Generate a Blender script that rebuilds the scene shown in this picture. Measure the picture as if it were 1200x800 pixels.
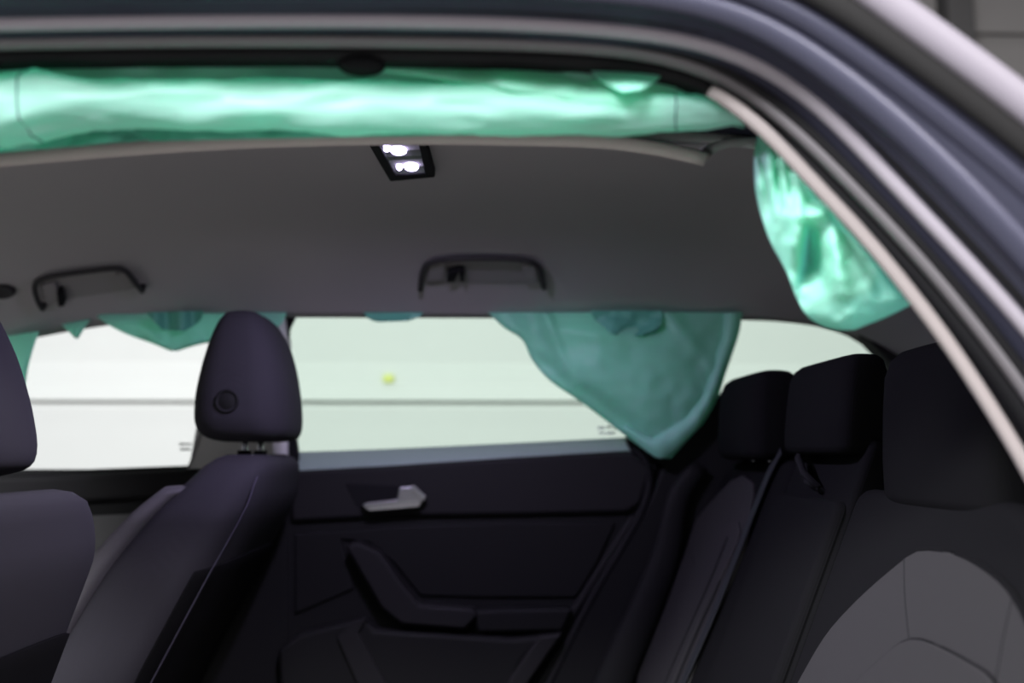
import bpy, bmesh, math, random
from mathutils import Vector, Matrix, noise

for _o in list(bpy.data.objects):
    bpy.data.objects.remove(_o, do_unlink=True)
SC = bpy.context.scene
COL = SC.collection
random.seed(7)

# ------------------------------------------------------------------ camera
F = 1050.0                                    # focal length in pixels of the 1200 x 800 frame
CAM = Vector((0.0, -1.45, 0.97))              # crouching beside the open rear door
PITCH = math.atan(130.0 / F)
YAW = math.atan(30.0 / F)
ROT = Matrix.Rotation(-YAW, 3, 'Z') @ Matrix.Rotation(math.pi / 2 + PITCH, 3, 'X')
cd = bpy.data.cameras.new('camera')
cam = bpy.data.objects.new('camera', cd)
COL.objects.link(cam)
cam.matrix_world = Matrix.Translation(CAM) @ ROT.to_4x4()
cd.sensor_width = 36.0
cd.lens = F / 1200.0 * 36.0
cd.clip_start = 0.02
cd.dof.use_dof = True
cd.dof.focus_distance = 1.25
cd.dof.aperture_fstop = 1.9
SC.camera = cam

# ------------------------------------------------------------------ world, lamps, exposure
w = bpy.data.worlds.new('garage_air')
SC.world = w
w.use_nodes = True
w.node_tree.nodes['Background'].inputs[0].default_value = (0.80, 0.82, 0.90, 1)
w.node_tree.nodes['Background'].inputs[1].default_value = 0.17

def area(name, loc, target, sx, sy, watts, color):
    l = bpy.data.lights.new(name, 'AREA')
    l.shape = 'RECTANGLE'; l.size = sx; l.size_y = sy
    l.energy = watts; l.color = color
    o = bpy.data.objects.new(name, l)
    COL.objects.link(o)
    o.location = loc
    o.rotation_euler = (Vector(target) - Vector(loc)).to_track_quat('-Z', 'Y').to_euler()
    return o

area('ledge_fill_light', (0.3, 2.05, 3.4), (0.3, 2.4, 1.2), 7.0, 0.12, 20, (0.97, 1.0, 0.98))  # added steep light that brightens the wall ledge, not a known garage fitting
area('wall_wash_light', (0.3, -0.5, 3.4), (0.3, 2.5, 1.0), 7.0, 0.4, 14, (0.97, 1.0, 0.98))  # added light washing the far wall, no such lamp known
area('garage_lamp_near', (2.0, -3.2, 2.9), (-0.1, -0.6, 1.2), 2.4, 0.5, 165, (1.0, 0.96, 0.97))
area('garage_lamp_left', (-1.6, -2.9, 2.9), (-0.1, -0.6, 1.2), 2.4, 0.5, 390, (0.96, 0.97, 1.0))
area('body_fill_light', (1.6, -1.6, 3.4), (0.6, -0.8, 1.3), 2.6, 0.35, 16, (0.93, 0.93, 1.0))  # added light for the body frame round the doorway, not a known lamp

SC.view_settings.view_transform = 'Standard'
SC.view_settings.look = 'None'
SC.view_settings.gamma = 1.0
SC.view_settings.exposure = 0.0
SC.view_settings.use_curve_mapping = False

# ------------------------------------------------------------------ materials
def srgb(r, g, b):
    def c(v):
        v /= 255.0
        return v / 12.92 if v <= 0.04045 else ((v + 0.055) / 1.055) ** 2.4
    return (c(r), c(g), c(b), 1.0)

def mat(name, col, rough=0.6, metal=0.0, spec=0.5, coat=0.0, grain=None, bump=0.0, vary=0.0, weave=None, sheen=0.0):
    m = bpy.data.materials.new(name)
    m.use_nodes = True
    nt = m.node_tree
    b = nt.nodes['Principled BSDF']
    b.inputs['Base Color'].default_value = col
    b.inputs['Roughness'].default_value = rough
    b.inputs['Metallic'].default_value = metal
    b.inputs['Specular IOR Level'].default_value = spec
    b.inputs['Coat Weight'].default_value = coat
    b.inputs['Coat Roughness'].default_value = 0.06
    b.inputs['Sheen Weight'].default_value = sheen
    tc = nt.nodes.new('ShaderNodeTexCoord')
    hgt = None
    if grain:
        n = nt.nodes.new('ShaderNodeTexNoise')
        n.inputs['Scale'].default_value = grain
        n.inputs['Detail'].default_value = 4
        nt.links.new(tc.outputs['Object'], n.inputs['Vector'])
        hgt = n.outputs['Fac']
        if vary:
            mx = nt.nodes.new('ShaderNodeMix'); mx.data_type = 'RGBA'
            lo = [max(0, c * (1 - vary)) for c in col[:3]] + [1]
            hi = [min(1, c * (1 + vary)) for c in col[:3]] + [1]
            mx.inputs[6].default_value = lo; mx.inputs[7].default_value = hi
            nt.links.new(n.outputs['Fac'], mx.inputs[0])
            nt.links.new(mx.outputs[2], b.inputs['Base Color'])
    if weave:
        wv = nt.nodes.new('ShaderNodeTexWave'); wv.inputs['Scale'].default_value = weave
        wv.bands_direction = 'Z'
        w2 = nt.nodes.new('ShaderNodeTexWave'); w2.inputs['Scale'].default_value = weave
        w2.bands_direction = 'Y'
        nt.links.new(tc.outputs['Object'], wv.inputs['Vector'])
        nt.links.new(tc.outputs['Object'], w2.inputs['Vector'])
        ad = nt.nodes.new('ShaderNodeMath'); ad.operation = 'ADD'
        nt.links.new(wv.outputs['Fac'], ad.inputs[0]); nt.links.new(w2.outputs['Fac'], ad.inputs[1])
        hgt = ad.outputs[0]
    if hgt is not None and bump:
        bp = nt.nodes.new('ShaderNodeBump')
        bp.inputs['Strength'].default_value = bump
        bp.inputs['Distance'].default_value = 0.002
        nt.links.new(hgt, bp.inputs['Height'])
        nt.links.new(bp.outputs['Normal'], b.inputs['Normal'])
    return m

def cloth_mat(name, col, tcol, k):
    m = bpy.data.materials.new(name); m.use_nodes = True
    nt = m.node_tree; nt.nodes.clear()
    out = nt.nodes.new('ShaderNodeOutputMaterial')
    tc = nt.nodes.new('ShaderNodeTexCoord')
    n = nt.nodes.new('ShaderNodeTexNoise'); n.inputs['Scale'].default_value = 22; n.inputs['Detail'].default_value = 3
    nt.links.new(tc.outputs['Object'], n.inputs['Vector'])
    bp = nt.nodes.new('ShaderNodeBump'); bp.inputs['Strength'].default_value = 0.35; bp.inputs['Distance'].default_value = 0.004
    nt.links.new(n.outputs['Fac'], bp.inputs['Height'])
    p = nt.nodes.new('ShaderNodeBsdfPrincipled')
    p.inputs['Base Color'].default_value = col
    p.inputs['Roughness'].default_value = 0.42
    p.inputs['Specular IOR Level'].default_value = 0.45
    nt.links.new(bp.outputs['Normal'], p.inputs['Normal'])
    t = nt.nodes.new('ShaderNodeBsdfTranslucent'); t.inputs['Color'].default_value = tcol
    mx = nt.nodes.new('ShaderNodeMixShader'); mx.inputs[0].default_value = k
    nt.links.new(p.outputs[0], mx.inputs[1]); nt.links.new(t.outputs[0], mx.inputs[2])
    nt.links.new(mx.outputs[0], out.inputs[0])
    return m

def glass_mat(name, tint, refl=0.05):
    m = bpy.data.materials.new(name); m.use_nodes = True
    nt = m.node_tree; nt.nodes.clear()
    out = nt.nodes.new('ShaderNodeOutputMaterial')
    tr = nt.nodes.new('ShaderNodeBsdfTransparent'); tr.inputs[0].default_value = tint
    gl = nt.nodes.new('ShaderNodeBsdfGlossy'); gl.inputs['Roughness'].default_value = 0.02
    fr = nt.nodes.new('ShaderNodeFresnel'); fr.inputs[0].default_value = 1.35
    mx = nt.nodes.new('ShaderNodeMixShader')
    ge = nt.nodes.new('ShaderNodeNewGeometry')
    iv = nt.nodes.new('ShaderNodeMath'); iv.operation = 'SUBTRACT'; iv.inputs[0].default_value = 1.0
    nt.links.new(ge.outputs['Backfacing'], iv.inputs[1])
    mu = nt.nodes.new('ShaderNodeMath'); mu.operation = 'MULTIPLY'
    nt.links.new(fr.outputs[0], mu.inputs[0]); nt.links.new(iv.outputs[0], mu.inputs[1])
    nt.links.new(mu.outputs[0], mx.inputs[0]); nt.links.new(tr.outputs[0], mx.inputs[1]); nt.links.new(gl.outputs[0], mx.inputs[2])
    nt.links.new(mx.outputs[0], out.inputs[0])
    return m

def emit_mat(name, col, s):
    m = bpy.data.materials.new(name); m.use_nodes = True
    nt = m.node_tree; nt.nodes.clear()
    out = nt.nodes.new('ShaderNodeOutputMaterial')
    e = nt.nodes.new('ShaderNodeEmission'); e.inputs[0].default_value = col; e.inputs[1].default_value = s
    nt.links.new(e.outputs[0], out.inputs[0])
    return m

M = {
    'headliner': mat('headliner_felt', (0.33, 0.315, 0.318, 1), 0.95, spec=0.1, grain=900, bump=0.25, vary=0.08),
    'headliner_edge': mat('headliner_edge', (0.42, 0.38, 0.36, 1), 0.9, spec=0.1, grain=300, bump=0.2),
    'handle_grey': mat('grey_plastic', (0.22, 0.21, 0.21, 1), 0.7, spec=0.3, grain=500, bump=0.1),
    'sill': mat('sill_grey', (0.27, 0.35, 0.31, 1), 0.5, spec=0.3, grain=400, bump=0.05),
    'door_cloth': mat('door_cloth', (0.10, 0.098, 0.10, 1), 0.9, spec=0.1, weave=300, bump=0.3),
    'pillar_cloth': mat('pillar_cloth', (0.62, 0.61, 0.59, 1), 0.9, spec=0.1, grain=500, bump=0.1),
    'grip': mat('grip_plastic', (0.032, 0.031, 0.032, 1), 0.7, spec=0.25, grain=500, bump=0.1),
    'dark_grey': mat('dark_grey_plastic', (0.0145, 0.014, 0.015, 1), 0.65, spec=0.14, grain=500, bump=0.15),
    'black': mat('black_plastic', (0.010, 0.010, 0.0105, 1), 0.65, spec=0.12, grain=600, bump=0.15),
    'blackmatte': mat('black_matte', (0.008, 0.008, 0.009, 1), 0.85, spec=0.15, grain=400, bump=0.1),
    'fabric': mat('charcoal_seat_fabric', (0.026, 0.0245, 0.030, 1), 0.9, spec=0.12, weave=260, bump=0.25, sheen=0.0),
    'fabric_dark': mat('black_seat_fabric', (0.0048, 0.0047, 0.0053, 1), 0.9, spec=0.07, weave=260, bump=0.25),
    'fabric_grey': mat('grey_seat_fabric', (0.031, 0.0297, 0.0305, 1), 0.92, spec=0.12, weave=330, bump=0.35),
    'bolster': mat('bolster_fabric', (0.085, 0.081, 0.086, 1), 0.92, spec=0.12, weave=330, bump=0.35),
    'piping': mat('lilac_piping', (0.035, 0.031, 0.048, 1), 0.7, spec=0.2),
    'seam_and_line': mat('dark_seam_and_line', (0.012, 0.012, 0.013, 1), 0.9, spec=0.1),
    'belt': mat('seat_belt_webbing', (0.022, 0.024, 0.027, 1), 0.6, spec=0.2, weave=500, bump=0.3),
    'chrome': mat('chrome', (0.52, 0.51, 0.54, 1), 0.25, metal=1.0),
    'satin': mat('satin_silver', (0.66, 0.63, 0.66, 1), 0.32, metal=0.75, grain=200, bump=0.02),
    'paint': mat('navy_paint', (0.040, 0.041, 0.067, 1), 0.5, metal=0.55, spec=0.6, coat=0.12, grain=900, bump=0.01),
    'rubber': mat('black_rubber', (0.006, 0.0058, 0.0068, 1), 0.65, spec=0.2, grain=400, bump=0.1),
    'seal_grey': mat('pale_grey_seal_line', (0.14, 0.13, 0.137, 1), 0.6, spec=0.4, grain=300, bump=0.06),
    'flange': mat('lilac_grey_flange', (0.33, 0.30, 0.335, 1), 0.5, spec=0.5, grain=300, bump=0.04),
    'trim_beige': mat('pillar_trim_beige', (0.27, 0.238, 0.230, 1), 0.8, spec=0.2, grain=500, bump=0.15),
    'gutter': mat('gutter_trim', (0.010, 0.0095, 0.0095, 1), 0.7, spec=0.2, grain=300, bump=0.05),
    'lilac': mat('pale_lilac_band', (0.19, 0.172, 0.198, 1), 0.55, spec=0.4, grain=60, bump=0.01),
    'airbag': cloth_mat('airbag_nylon', (0.50, 0.85, 0.76, 1), (0.42, 0.97, 0.78, 1), 0.58),
    'airbag_hem': cloth_mat('airbag_hem', (0.50, 0.86, 0.77, 1), (0.42, 0.97, 0.78, 1), 0.5),
    'airbag_shaded': cloth_mat('airbag_shaded', (0.16, 0.55, 0.42, 1), (0.06, 0.5, 0.33, 1), 0.25),  # same nylon darkened: shade on the tucked-away sheets put into its colour
    'thread': mat('airbag_thread', (0.03, 0.12, 0.11, 1), 0.8),
    'glass_tint': glass_mat('tinted_glass', (0.83, 0.895, 0.85, 1)),
    'glass_clear': glass_mat('clear_glass', (0.985, 0.99, 0.985, 1)),
    'glass_print': mat('glass_print', (0.42, 0.45, 0.43, 1), 0.8),
    'wall_white': mat('white_wall_paint', (0.60, 0.61, 0.59, 1), 0.7, spec=0.2, grain=6, bump=0.03, vary=0.02),
    'wall_grey': mat('grey_panel', (0.115, 0.108, 0.105, 1), 0.7, spec=0.3, grain=4, bump=0.03, vary=0.12),
    'joint': mat('panel_joint', (0.03, 0.028, 0.028, 1), 0.8),
    'concrete': mat('concrete_floor', (0.30, 0.29, 0.28, 1), 0.75, spec=0.3, grain=5, bump=0.1, vary=0.2),
    'carpet': mat('car_carpet', (0.014, 0.014, 0.015, 1), 1.0, spec=0.05, grain=700, bump=0.6),
    'yellow': mat('yellow_sticker', (0.62, 0.66, 0.16, 1), 0.6),
    'lens': glass_mat('lamp_lens', (0.93, 0.93, 1.0, 1)),
    'lamp_reflector': mat('lamp_reflector', (0.40, 0.33, 0.85, 1), 0.45),
    'bulb': emit_mat('led_glow', (0.80, 0.70, 1.0, 1), 14.0),
}

# ------------------------------------------------------------------ helpers
def ray(px, py):
    d = ROT @ Vector(((px - 600.0) / F, -(py - 400.0) / F, -1.0))
    return d.normalized()

def W(px, py, Y):
    """the point at lateral distance Y seen at that pixel of the photograph"""
    d = ray(px, py)
    return CAM + d * ((Y - CAM.y) / d.y)

def on_plane(px, py, P, N):
    d = ray(px, py)
    return CAM + d * ((P - CAM).dot(N) / d.dot(N))

def catmull(pts, n, closed=False):
    """n points evenly spaced along a smooth curve through pts"""
    P = [Vector(p) for p in pts]
    m = len(P)
    dense = []
    segs = m if closed else m - 1
    for i in range(segs):
        if closed:
            a, b, c, d = P[(i - 1) % m], P[i], P[(i + 1) % m], P[(i + 2) % m]
        else:
            a, b, c, d = P[max(i - 1, 0)], P[i], P[i + 1], P[min(i + 2, m - 1)]
        for k in range(16):
            t = k / 16.0
            dense.append(0.5 * ((2 * b) + (c - a) * t + (2 * a - 5 * b + 4 * c - d) * t * t + (3 * b - a - 3 * c + d) * t ** 3))
    dense.append(P[0].copy() if closed else P[-1].copy())
    L = [0.0]
    for i in range(1, len(dense)):
        L.append(L[-1] + (dense[i] - dense[i - 1]).length)
    out = []
    j = 0
    cnt = n if closed else n - 1
    for i in range(n):
        s = L[-1] * i / cnt
        while j < len(L) - 2 and L[j + 1] < s:
            j += 1
        t = (s - L[j]) / max(L[j + 1] - L[j], 1e-9)
        out.append(dense[j].lerp(dense[j + 1], t))
    return out

class MB:
    def __init__(self):
        self.v = []; self.f = []
    def add(self, vs, fs):
        o = len(self.v)
        self.v += [tuple(p) for p in vs]
        self.f += [tuple(i + o for i in f) for f in fs]
    def rings(self, rings, cap=True, closed=True):
        n = len(rings[0]); vs = [p for r in rings for p in r]; fs = []
        for i in range(len(rings) - 1):
            for j in range(n if closed else n - 1):
                k = (j + 1) % n
                fs.append((i * n + j, i * n + k, (i + 1) * n + k, (i + 1) * n + j))
        if cap and closed:
            fs.append(tuple(range(n - 1, -1, -1)))
            fs.append(tuple((len(rings) - 1) * n + j for j in range(n)))
        self.add(vs, fs)
    def tube(self, path, rb, rn=None, ref=(0, -1, 0), n=10, taper=None):
        rn = rb if rn is None else rn
        ref = Vector(ref); rs = []
        for i, p in enumerate(path):
            p = Vector(p)
            T = (Vector(path[min(i + 1, len(path) - 1)]) - Vector(path[max(i - 1, 0)])).normalized()
            B = T.cross(ref)
            if B.length < 1e-4:
                B = T.cross(Vector((0.3, 0.1, 1)))
            B.normalize(); Nn = B.cross(T).normalized()
            k = taper(i / (len(path) - 1)) if taper else 1.0
            rs.append([p + B * (math.cos(a) * rb * k) + Nn * (math.sin(a) * rn * k) for a in [2 * math.pi * q / n for q in range(n)]])
        self.rings(rs)
    def box(self, lo, hi):
        x0, y0, z0 = lo; x1, y1, z1 = hi
        self.add([(x0, y0, z0), (x1, y0, z0), (x1, y1, z0), (x0, y1, z0), (x0, y0, z1), (x1, y0, z1), (x1, y1, z1), (x0, y1, z1)],
                 [(0, 3, 2, 1), (4, 5, 6, 7), (0, 1, 5, 4), (1, 2, 6, 5), (2, 3, 7, 6), (3, 0, 4, 7)])
    def prism(self, front, back):
        n = len(front)
        self.add(list(front) + list(back), [tuple(range(n)), tuple(range(2 * n - 1, n - 1, -1))] +
                 [(j, j + n, (j + 1) % n + n, (j + 1) % n) for j in range(n)])
    def grid(self, fn, nu, nv):
        vs = [fn(i / nu, j / nv) for j in range(nv + 1) for i in range(nu + 1)]
        fs = [(j * (nu + 1) + i, j * (nu + 1) + i + 1, (j + 1) * (nu + 1) + i + 1, (j + 1) * (nu + 1) + i) for j in range(nv) for i in range(nu)]
        self.add(vs, fs)
    def sphere(self, c, rx, ry=None, rz=None, n=14):
        ry = ry or rx; rz = rz or rx
        self.rings([[(c[0] + rx * math.sin(t) * math.cos(p), c[1] + ry * math.sin(t) * math.sin(p), c[2] + rz * math.cos(t))
                     for p in [2 * math.pi * q / n for q in range(n)]] for t in [math.pi * (k + 0.04) / (n // 2 + 0.08) for k in range(n // 2 + 1)]])
    def build(self, name, m, parent=None, smooth=True, bevel=0.0, seg=2, solid=0.0, sub=0, flip=False):
        me = bpy.data.meshes.new(name)
        me.from_pydata(self.v, [], self.f)
        bm = bmesh.new(); bm.from_mesh(me)
        bmesh.ops.recalc_face_normals(bm, faces=bm.faces)
        bm.to_mesh(me); bm.free()
        me.materials.append(M[m] if isinstance(m, str) else m)
        for p in me.polygons:
            p.use_smooth = smooth
        o = bpy.data.objects.new(name, me)
        COL.objects.link(o)
        if bevel:
            b = o.modifiers.new('bevel', 'BEVEL'); b.width = bevel; b.segments = seg
            b.limit_method = 'ANGLE'; b.angle_limit = math.radians(40); b.harden_normals = False
        if solid:
            s = o.modifiers.new('solid', 'SOLIDIFY'); s.thickness = solid; s.offset = 0
        if sub:
            s = o.modifiers.new('sub', 'SUBSURF'); s.levels = sub; s.render_levels = sub
        if smooth and (bevel or not sub):
            mo = o.modifiers.new('wn', 'WEIGHTED_NORMAL'); mo.keep_sharp = True
        if parent is not None:
            o.parent = parent
            o.matrix_parent_inverse = Matrix.Translation(-parent.location)
        return o

def thing(name, label, cat, loc=(0, 0, 0), group=None):
    o = bpy.data.objects.new(name, None)
    o.empty_display_size = 0.05
    COL.objects.link(o)
    o.location = loc
    o['label'] = label; o['category'] = cat; o['kind'] = 'thing'
    if group:
        o['group'] = group
    return o

def struct(o):
    o['kind'] = 'structure'
    return o

def px_prism(pts, Y, t):
    """solid plate standing parallel to the car's side, its inner face at Y"""
    mb = MB()
    fr = [W(x, y, Y) for x, y in pts]
    mb.prism(fr, [p + Vector((0, t, 0)) for p in fr])
    return mb

def smooth_px(pts, n, closed=False):
    return [(p.x, p.y) for p in catmull([Vector((x, y, 0)) for x, y in pts], n, closed)]

# ------------------------------------------------------------------ garage (setting)
WY = 2.5
def prof_wall():
    z = lambda row: CAM.z + (530 - row) / F * (WY - CAM.y)
    z1, z2, z3 = z(431), z(471), z(477)
    return [(WY - 0.06, 0.0), (WY - 0.06, z3 - 0.012), (WY - 0.055, z3), (WY - 0.035, z3 + 0.002), (WY - 0.035, z2 - 0.002), (WY - 0.078, z2), (WY - 0.074, z2 + 0.006), (WY - 0.03, 0.5 * z1 + 0.5 * z2), (WY - 0.010, z1 + 0.0), (WY, z1 + 0.02), (WY, 1.95), (WY + 0.25, 1.95), (WY + 0.25, 0.0)]
mb = MB()
pw = prof_wall()
mb.rings([[(x, y, z) for y, z in pw] for x in (-7.0, -2.0, 2.0, 7.0)])
wall = struct(mb.build('wall_far', 'wall_white', smooth=False))
mb = MB(); mb.box((-7, WY + 0.55, 0), (7, WY + 0.75, 4.2))
wup = struct(mb.build('wall_upper', 'wall_grey', smooth=False))
for k, (x0, x1, z0, z1) in enumerate([(1.2, 2.40, 2.2, 3.13), (2.56, 4.2, 2.2, 3.13), (1.2, 2.40, 3.19, 3.9), (2.56, 4.2, 3.19, 3.9), (-1.5, 1.1, 2.2, 3.9)]):
    mb = MB(); mb.box((x0, WY + 0.515, z0), (x1, WY + 0.55, z1))
    mb.build('panel', 'wall_grey', wup, bevel=0.008)
mb = MB(); mb.box((2.41, WY + 0.42, 0), (2.55, WY + 0.56, 4.2))
pst = mb.build('trim_1', 'joint', bevel=0.015); struct(pst)
mb = MB(); mb.box((-7, -6.5, -0.12), (7, WY + 0.75, 0.0))
struct(mb.build('floor', 'concrete', smooth=False))
c = W(455, 443, WY - 0.045)
stk = MB(); stk.box((c.x - 0.022, c.y + 0.0, c.z - 0.017), (c.x + 0.022, c.y + 0.045, c.z + 0.017))
so = stk.build('sticker', 'yellow', bevel=0.002)
so['label'] = 'tiny yellow sticker on the white wall ledge outside the rear window'; so['category'] = 'sticker'; so['kind'] = 'thing'

# ------------------------------------------------------------------ car shell: headliner (ceiling)
def lerp_tab(tab, x):
    if x <= tab[0][0]: return tab[0][1]
    for (a, b), (c_, d_) in zip(tab, tab[1:]):
        if x <= c_:
            t = (x - a) / (c_ - a); t = t * t * (3 - 2 * t) if False else t
            return b + (d_ - b) * t
    return tab[-1][1]

FAR_Y = 0.65
far_px = [(-420, 500), (-200, 442), (0, 403), (75, 389), (160, 377), (240, 371), (335, 372), (600, 373), (865, 375), (940, 380), (985, 388), (1020, 402), (1060, 425), (1120, 470)]
far_tab = [(p.x, p.z) for p in [W(x, y, FAR_Y) for x, y in smooth_px(far_px, 80)]]
NEAR_Y = -0.50
near_px = [(-900, 320), (-420, 225), (0, 190), (150, 177), (300, 167), (460, 163), (600, 165), (720, 167), (830, 170), (900, 178), (1000, 215), (1150, 300), (1300, 420)]
near_tab = [(p.x, p.z) for p in [W(x, y, NEAR_Y) for x, y in smooth_px(near_px, 80)]]
def head_z(x, y):
    zc = 1.442 - 0.9 * max(0.0, x - 0.45) ** 2 - 0.12 * max(0.0, -x - 0.9) ** 2
    if y >= 0:
        ze = lerp_tab(far_tab, x)
        return ze + (zc - ze) * (1 - (y / FAR_Y) ** 3.4)
    ze = lerp_tab(near_tab, x)
    return ze + (zc - ze) * (1 - (y / NEAR_Y) ** 4.0)
X0, X1 = -1.25, 1.12
def head_pt(u, v):
    x = X0 + (X1 - X0) * u
    y = NEAR_Y + (FAR_Y - NEAR_Y) * v
    return (x, y, head_z(x, y))
mb = MB(); mb.grid(head_pt, 110, 70)
ceil = struct(mb.build('ceiling', 'headliner'))
ceil.modifiers.clear()
sm = ceil.modifiers.new('solid', 'SOLIDIFY'); sm.thickness = 0.006; sm.offset = 1
def on_head(px, py):
    d = ray(px, py); t = 0.8
    for _ in range(4000):
        p = CAM + d * t
        if p.y > -0.3 and p.z >= head_z(p.x, min(p.y, FAR_Y)):
            break
        t += 0.0006
    e = 0.004
    n = Vector((-(head_z(p.x + e, p.y) - head_z(p.x - e, p.y)) / (2 * e), -(head_z(p.x, p.y + e) - head_z(p.x, p.y - e)) / (2 * e), 1)).normalized()
    return p, -n
# pale rolled edge of the headliner, pushed down by the bag, with a torn tip
edge_px = [(-400, 222), (-150, 200), (0, 187), (150, 174), (300, 165), (460, 161), (600, 162), (700, 165), (760, 172), (800, 180), (826, 186)]
mb = MB(); mb.tube([W(x, y, NEAR_Y - 0.012) for x, y in smooth_px(edge_px, 70)], 0.0085, 0.006, n=12)
mb.build('rolled_edge', 'headliner_edge', ceil)
mb = MB(); mb.tube([W(x, y, NEAR_Y - 0.004) for x, y in smooth_px([(690, 160), (740, 166), (790, 178), (824, 184), (830, 178)], 24)], 0.005, 0.005, n=8)
mb.build('torn_strip', 'trim_beige', ceil)
mb = MB(); mb.tube([W(x, y, NEAR_Y + 0.0) for x, y in smooth_px([(822, 182), (838, 172), (860, 167), (905, 168), (960, 190)], 24)], 0.006, 0.005, n=8)
mb.build('rolled_edge', 'handle_grey', ceil)

# ------------------------------------------------------------------ near side: car body round the open doorway
body = thing('car', 'dark navy car body around the open near rear doorway, with black and grey seals', 'car', (0.5, -0.72, 0.0))
NP = 90
trim_p = [(832, 105), (862, 124), (900, 155), (945, 205), (1000, 262), (1050, 321), (1107, 395), (1147, 455), (1200, 541), (1250, 640), (1290, 740), (1330, 860)]
seal_i = [(-700, 66), (-300, 57), (0, 51), (200, 48), (400, 48), (600, 51), (700, 56), (800, 67), (850, 86), (900, 122), (950, 167), (1000, 219), (1050, 270), (1100, 325), (1150, 388), (1200, 452), (1270, 560), (1330, 680), (1390, 820)]
seal_o = [(-700, 42), (-300, 33), (0, 27), (200, 24), (400, 23), (600, 26), (700, 33), (760, 37), (830, 48), (900, 74), (950, 109), (1000, 161), (1050, 217), (1100, 268), (1150, 322), (1200, 377), (1280, 480), (1360, 610), (1440, 780)]
hl1 = [(-700, 0), (-300, -10), (0, -16), (400, -20), (600, -18), (740, -10), (820, 0), (900, 27), (950, 62), (1000, 100), (1050, 141), (1100, 190), (1150, 242), (1200, 293), (1290, 400), (1380, 530), (1480, 700)]
hl2 = [(-700, -30), (-300, -42), (0, -48), (400, -52), (650, -48), (800, -34), (880, -12), (937, 15), (987, 50), (1050, 96), (1100, 136), (1162, 187), (1220, 235), (1320, 340), (1420, 470), (1540, 660)]
dark_p = [(-700, -70), (-300, -84), (0, -92), (400, -96), (700, -90), (860, -62), (940, -30), (1000, 8), (1060, 50), (1120, 95), (1180, 140), (1240, 188), (1340, 285), (1460, 420), (1600, 620)]
lil_p = [(-700, -112), (-300, -128), (0, -136), (400, -140), (700, -134), (900, -90), (980, -42), (1033, 0), (1100, 46), (1160, 90), (1220, 136), (1300, 205), (1420, 330), (1540, 480), (1680, 680)]
top_p = [(-700, -150), (-300, -168), (0, -178), (400, -182), (720, -176), (930, -126), (1010, -70), (1060, -26), (1130, 22), (1190, 68), (1250, 114), (1330, 185), (1460, 320), (1580, 470), (1720, 680)]
def wpath(px, Y, n=NP):
    P = smooth_px(px, n)
    for _ in range(10):
        P = [P[0]] + [((a[0] + 2 * b[0] + c_[0]) / 4, (a[1] + 2 * b[1] + c_[1]) / 4) for a, b, c_ in zip(P, P[1:], P[2:])] + [P[-1]]
    return [W(x, y, Y) for x, y in P]
def offs(px, d, n=60):
    P = [Vector((x, y)) for x, y in smooth_px(px, n)]
    out = []
    for i, p in enumerate(P):
        t = (P[min(i + 1, n - 1)] - P[max(i - 1, 0)]).normalized()
        out.append((p.x - t.y * d, p.y + t.x * d))
    return out
top_p = offs(lil_p, -17)
loft = []
for px, Y in [(seal_i, -0.645), (seal_i, -0.676), (seal_o, -0.700), (hl1, -0.745), (hl2, -0.755), (dark_p, -0.765), (lil_p, -0.775), (top_p, -0.765)]:
    loft.append(wpath(px, Y))
loft[0] = [p + (q - r) * 0.0 for p, q, r in zip(loft[0], loft[1], loft[2])]
last = [p + Vector((0.0, 0.06, -0.004)) for p in loft[-1]]
loft.append(last)
mb = MB(); mb.rings(loft, cap=False, closed=False)
bp_ = mb.build('body_panel', 'paint', body, solid=0.004)
def band(name, px, Y, hw, depth, m, par=body, n=14, k=NP):
    r = hw * (Y - CAM.y) / F
    mb = MB(); mb.tube(wpath(px, Y, k), r, depth, n=n)
    return mb.build(name, m, par)
band('pillar_trim', trim_p, -0.676, 8.5, 0.006, 'trim_beige', k=60)
# black rubber bulb between trim and paler grey line
def offs(px, d, n=60):
    P = [Vector((x, y)) for x, y in smooth_px(px, n)]
    out = []
    for i, p in enumerate(P):
        t = (P[min(i + 1, n - 1)] - P[max(i - 1, 0)]).normalized()
        out.append((p.x - t.y * d, p.y + t.x * d))
    return out
band('door_seal', offs(seal_i, 17), -0.655, 13.5, 0.012, 'rubber')
band('seal_line', seal_i, -0.676, 7.5, 0.008, 'seal_grey')  # pale grey line running along the black seal
band('seal_channel', offs(seal_i, -11.5), -0.684, 6.5, 0.005, 'rubber')
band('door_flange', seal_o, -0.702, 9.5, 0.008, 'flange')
band('body_gutter', offs(seal_o, -25), -0.715, 15.5, 0.006, 'rubber')
band('body_ridge', hl1, -0.742, 21, 0.011, 'paint')
band('body_ridge', hl2, -0.752, 17, 0.011, 'paint')
band('roof_gutter', dark_p, -0.768, 25, 0.008, 'gutter')
band('roof_moulding', lil_p, -0.776, 22, 0.010, 'lilac')  # pale lilac band along the outer roof edge
# roof skin above the headliner
top_tab = sorted((p.x, p.z) for p in loft[-1])
def roof_pt(u, v):
    x = -1.28 + 2.42 * u
    if v < 0.2:
        t = v / 0.2
        zt = lerp_tab(top_tab, x); zh = head_z(x, NEAR_Y) + 0.016
        if x > 0.3: zt = min(zt, zh + 0.05)
        return (x, -0.70 + 0.20 * t, zt + (zh - zt) * t)
    t = (v - 0.2) / 0.8
    y = NEAR_Y + (0.72 - NEAR_Y) * t
    z = head_z(x, min(y, FAR_Y)) + 0.016
    return (x, y, z)
mb = MB(); mb.grid(roof_pt, 60, 50)
mb.build('roof_skin', 'paint', ceil, solid=0.004)
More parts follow.
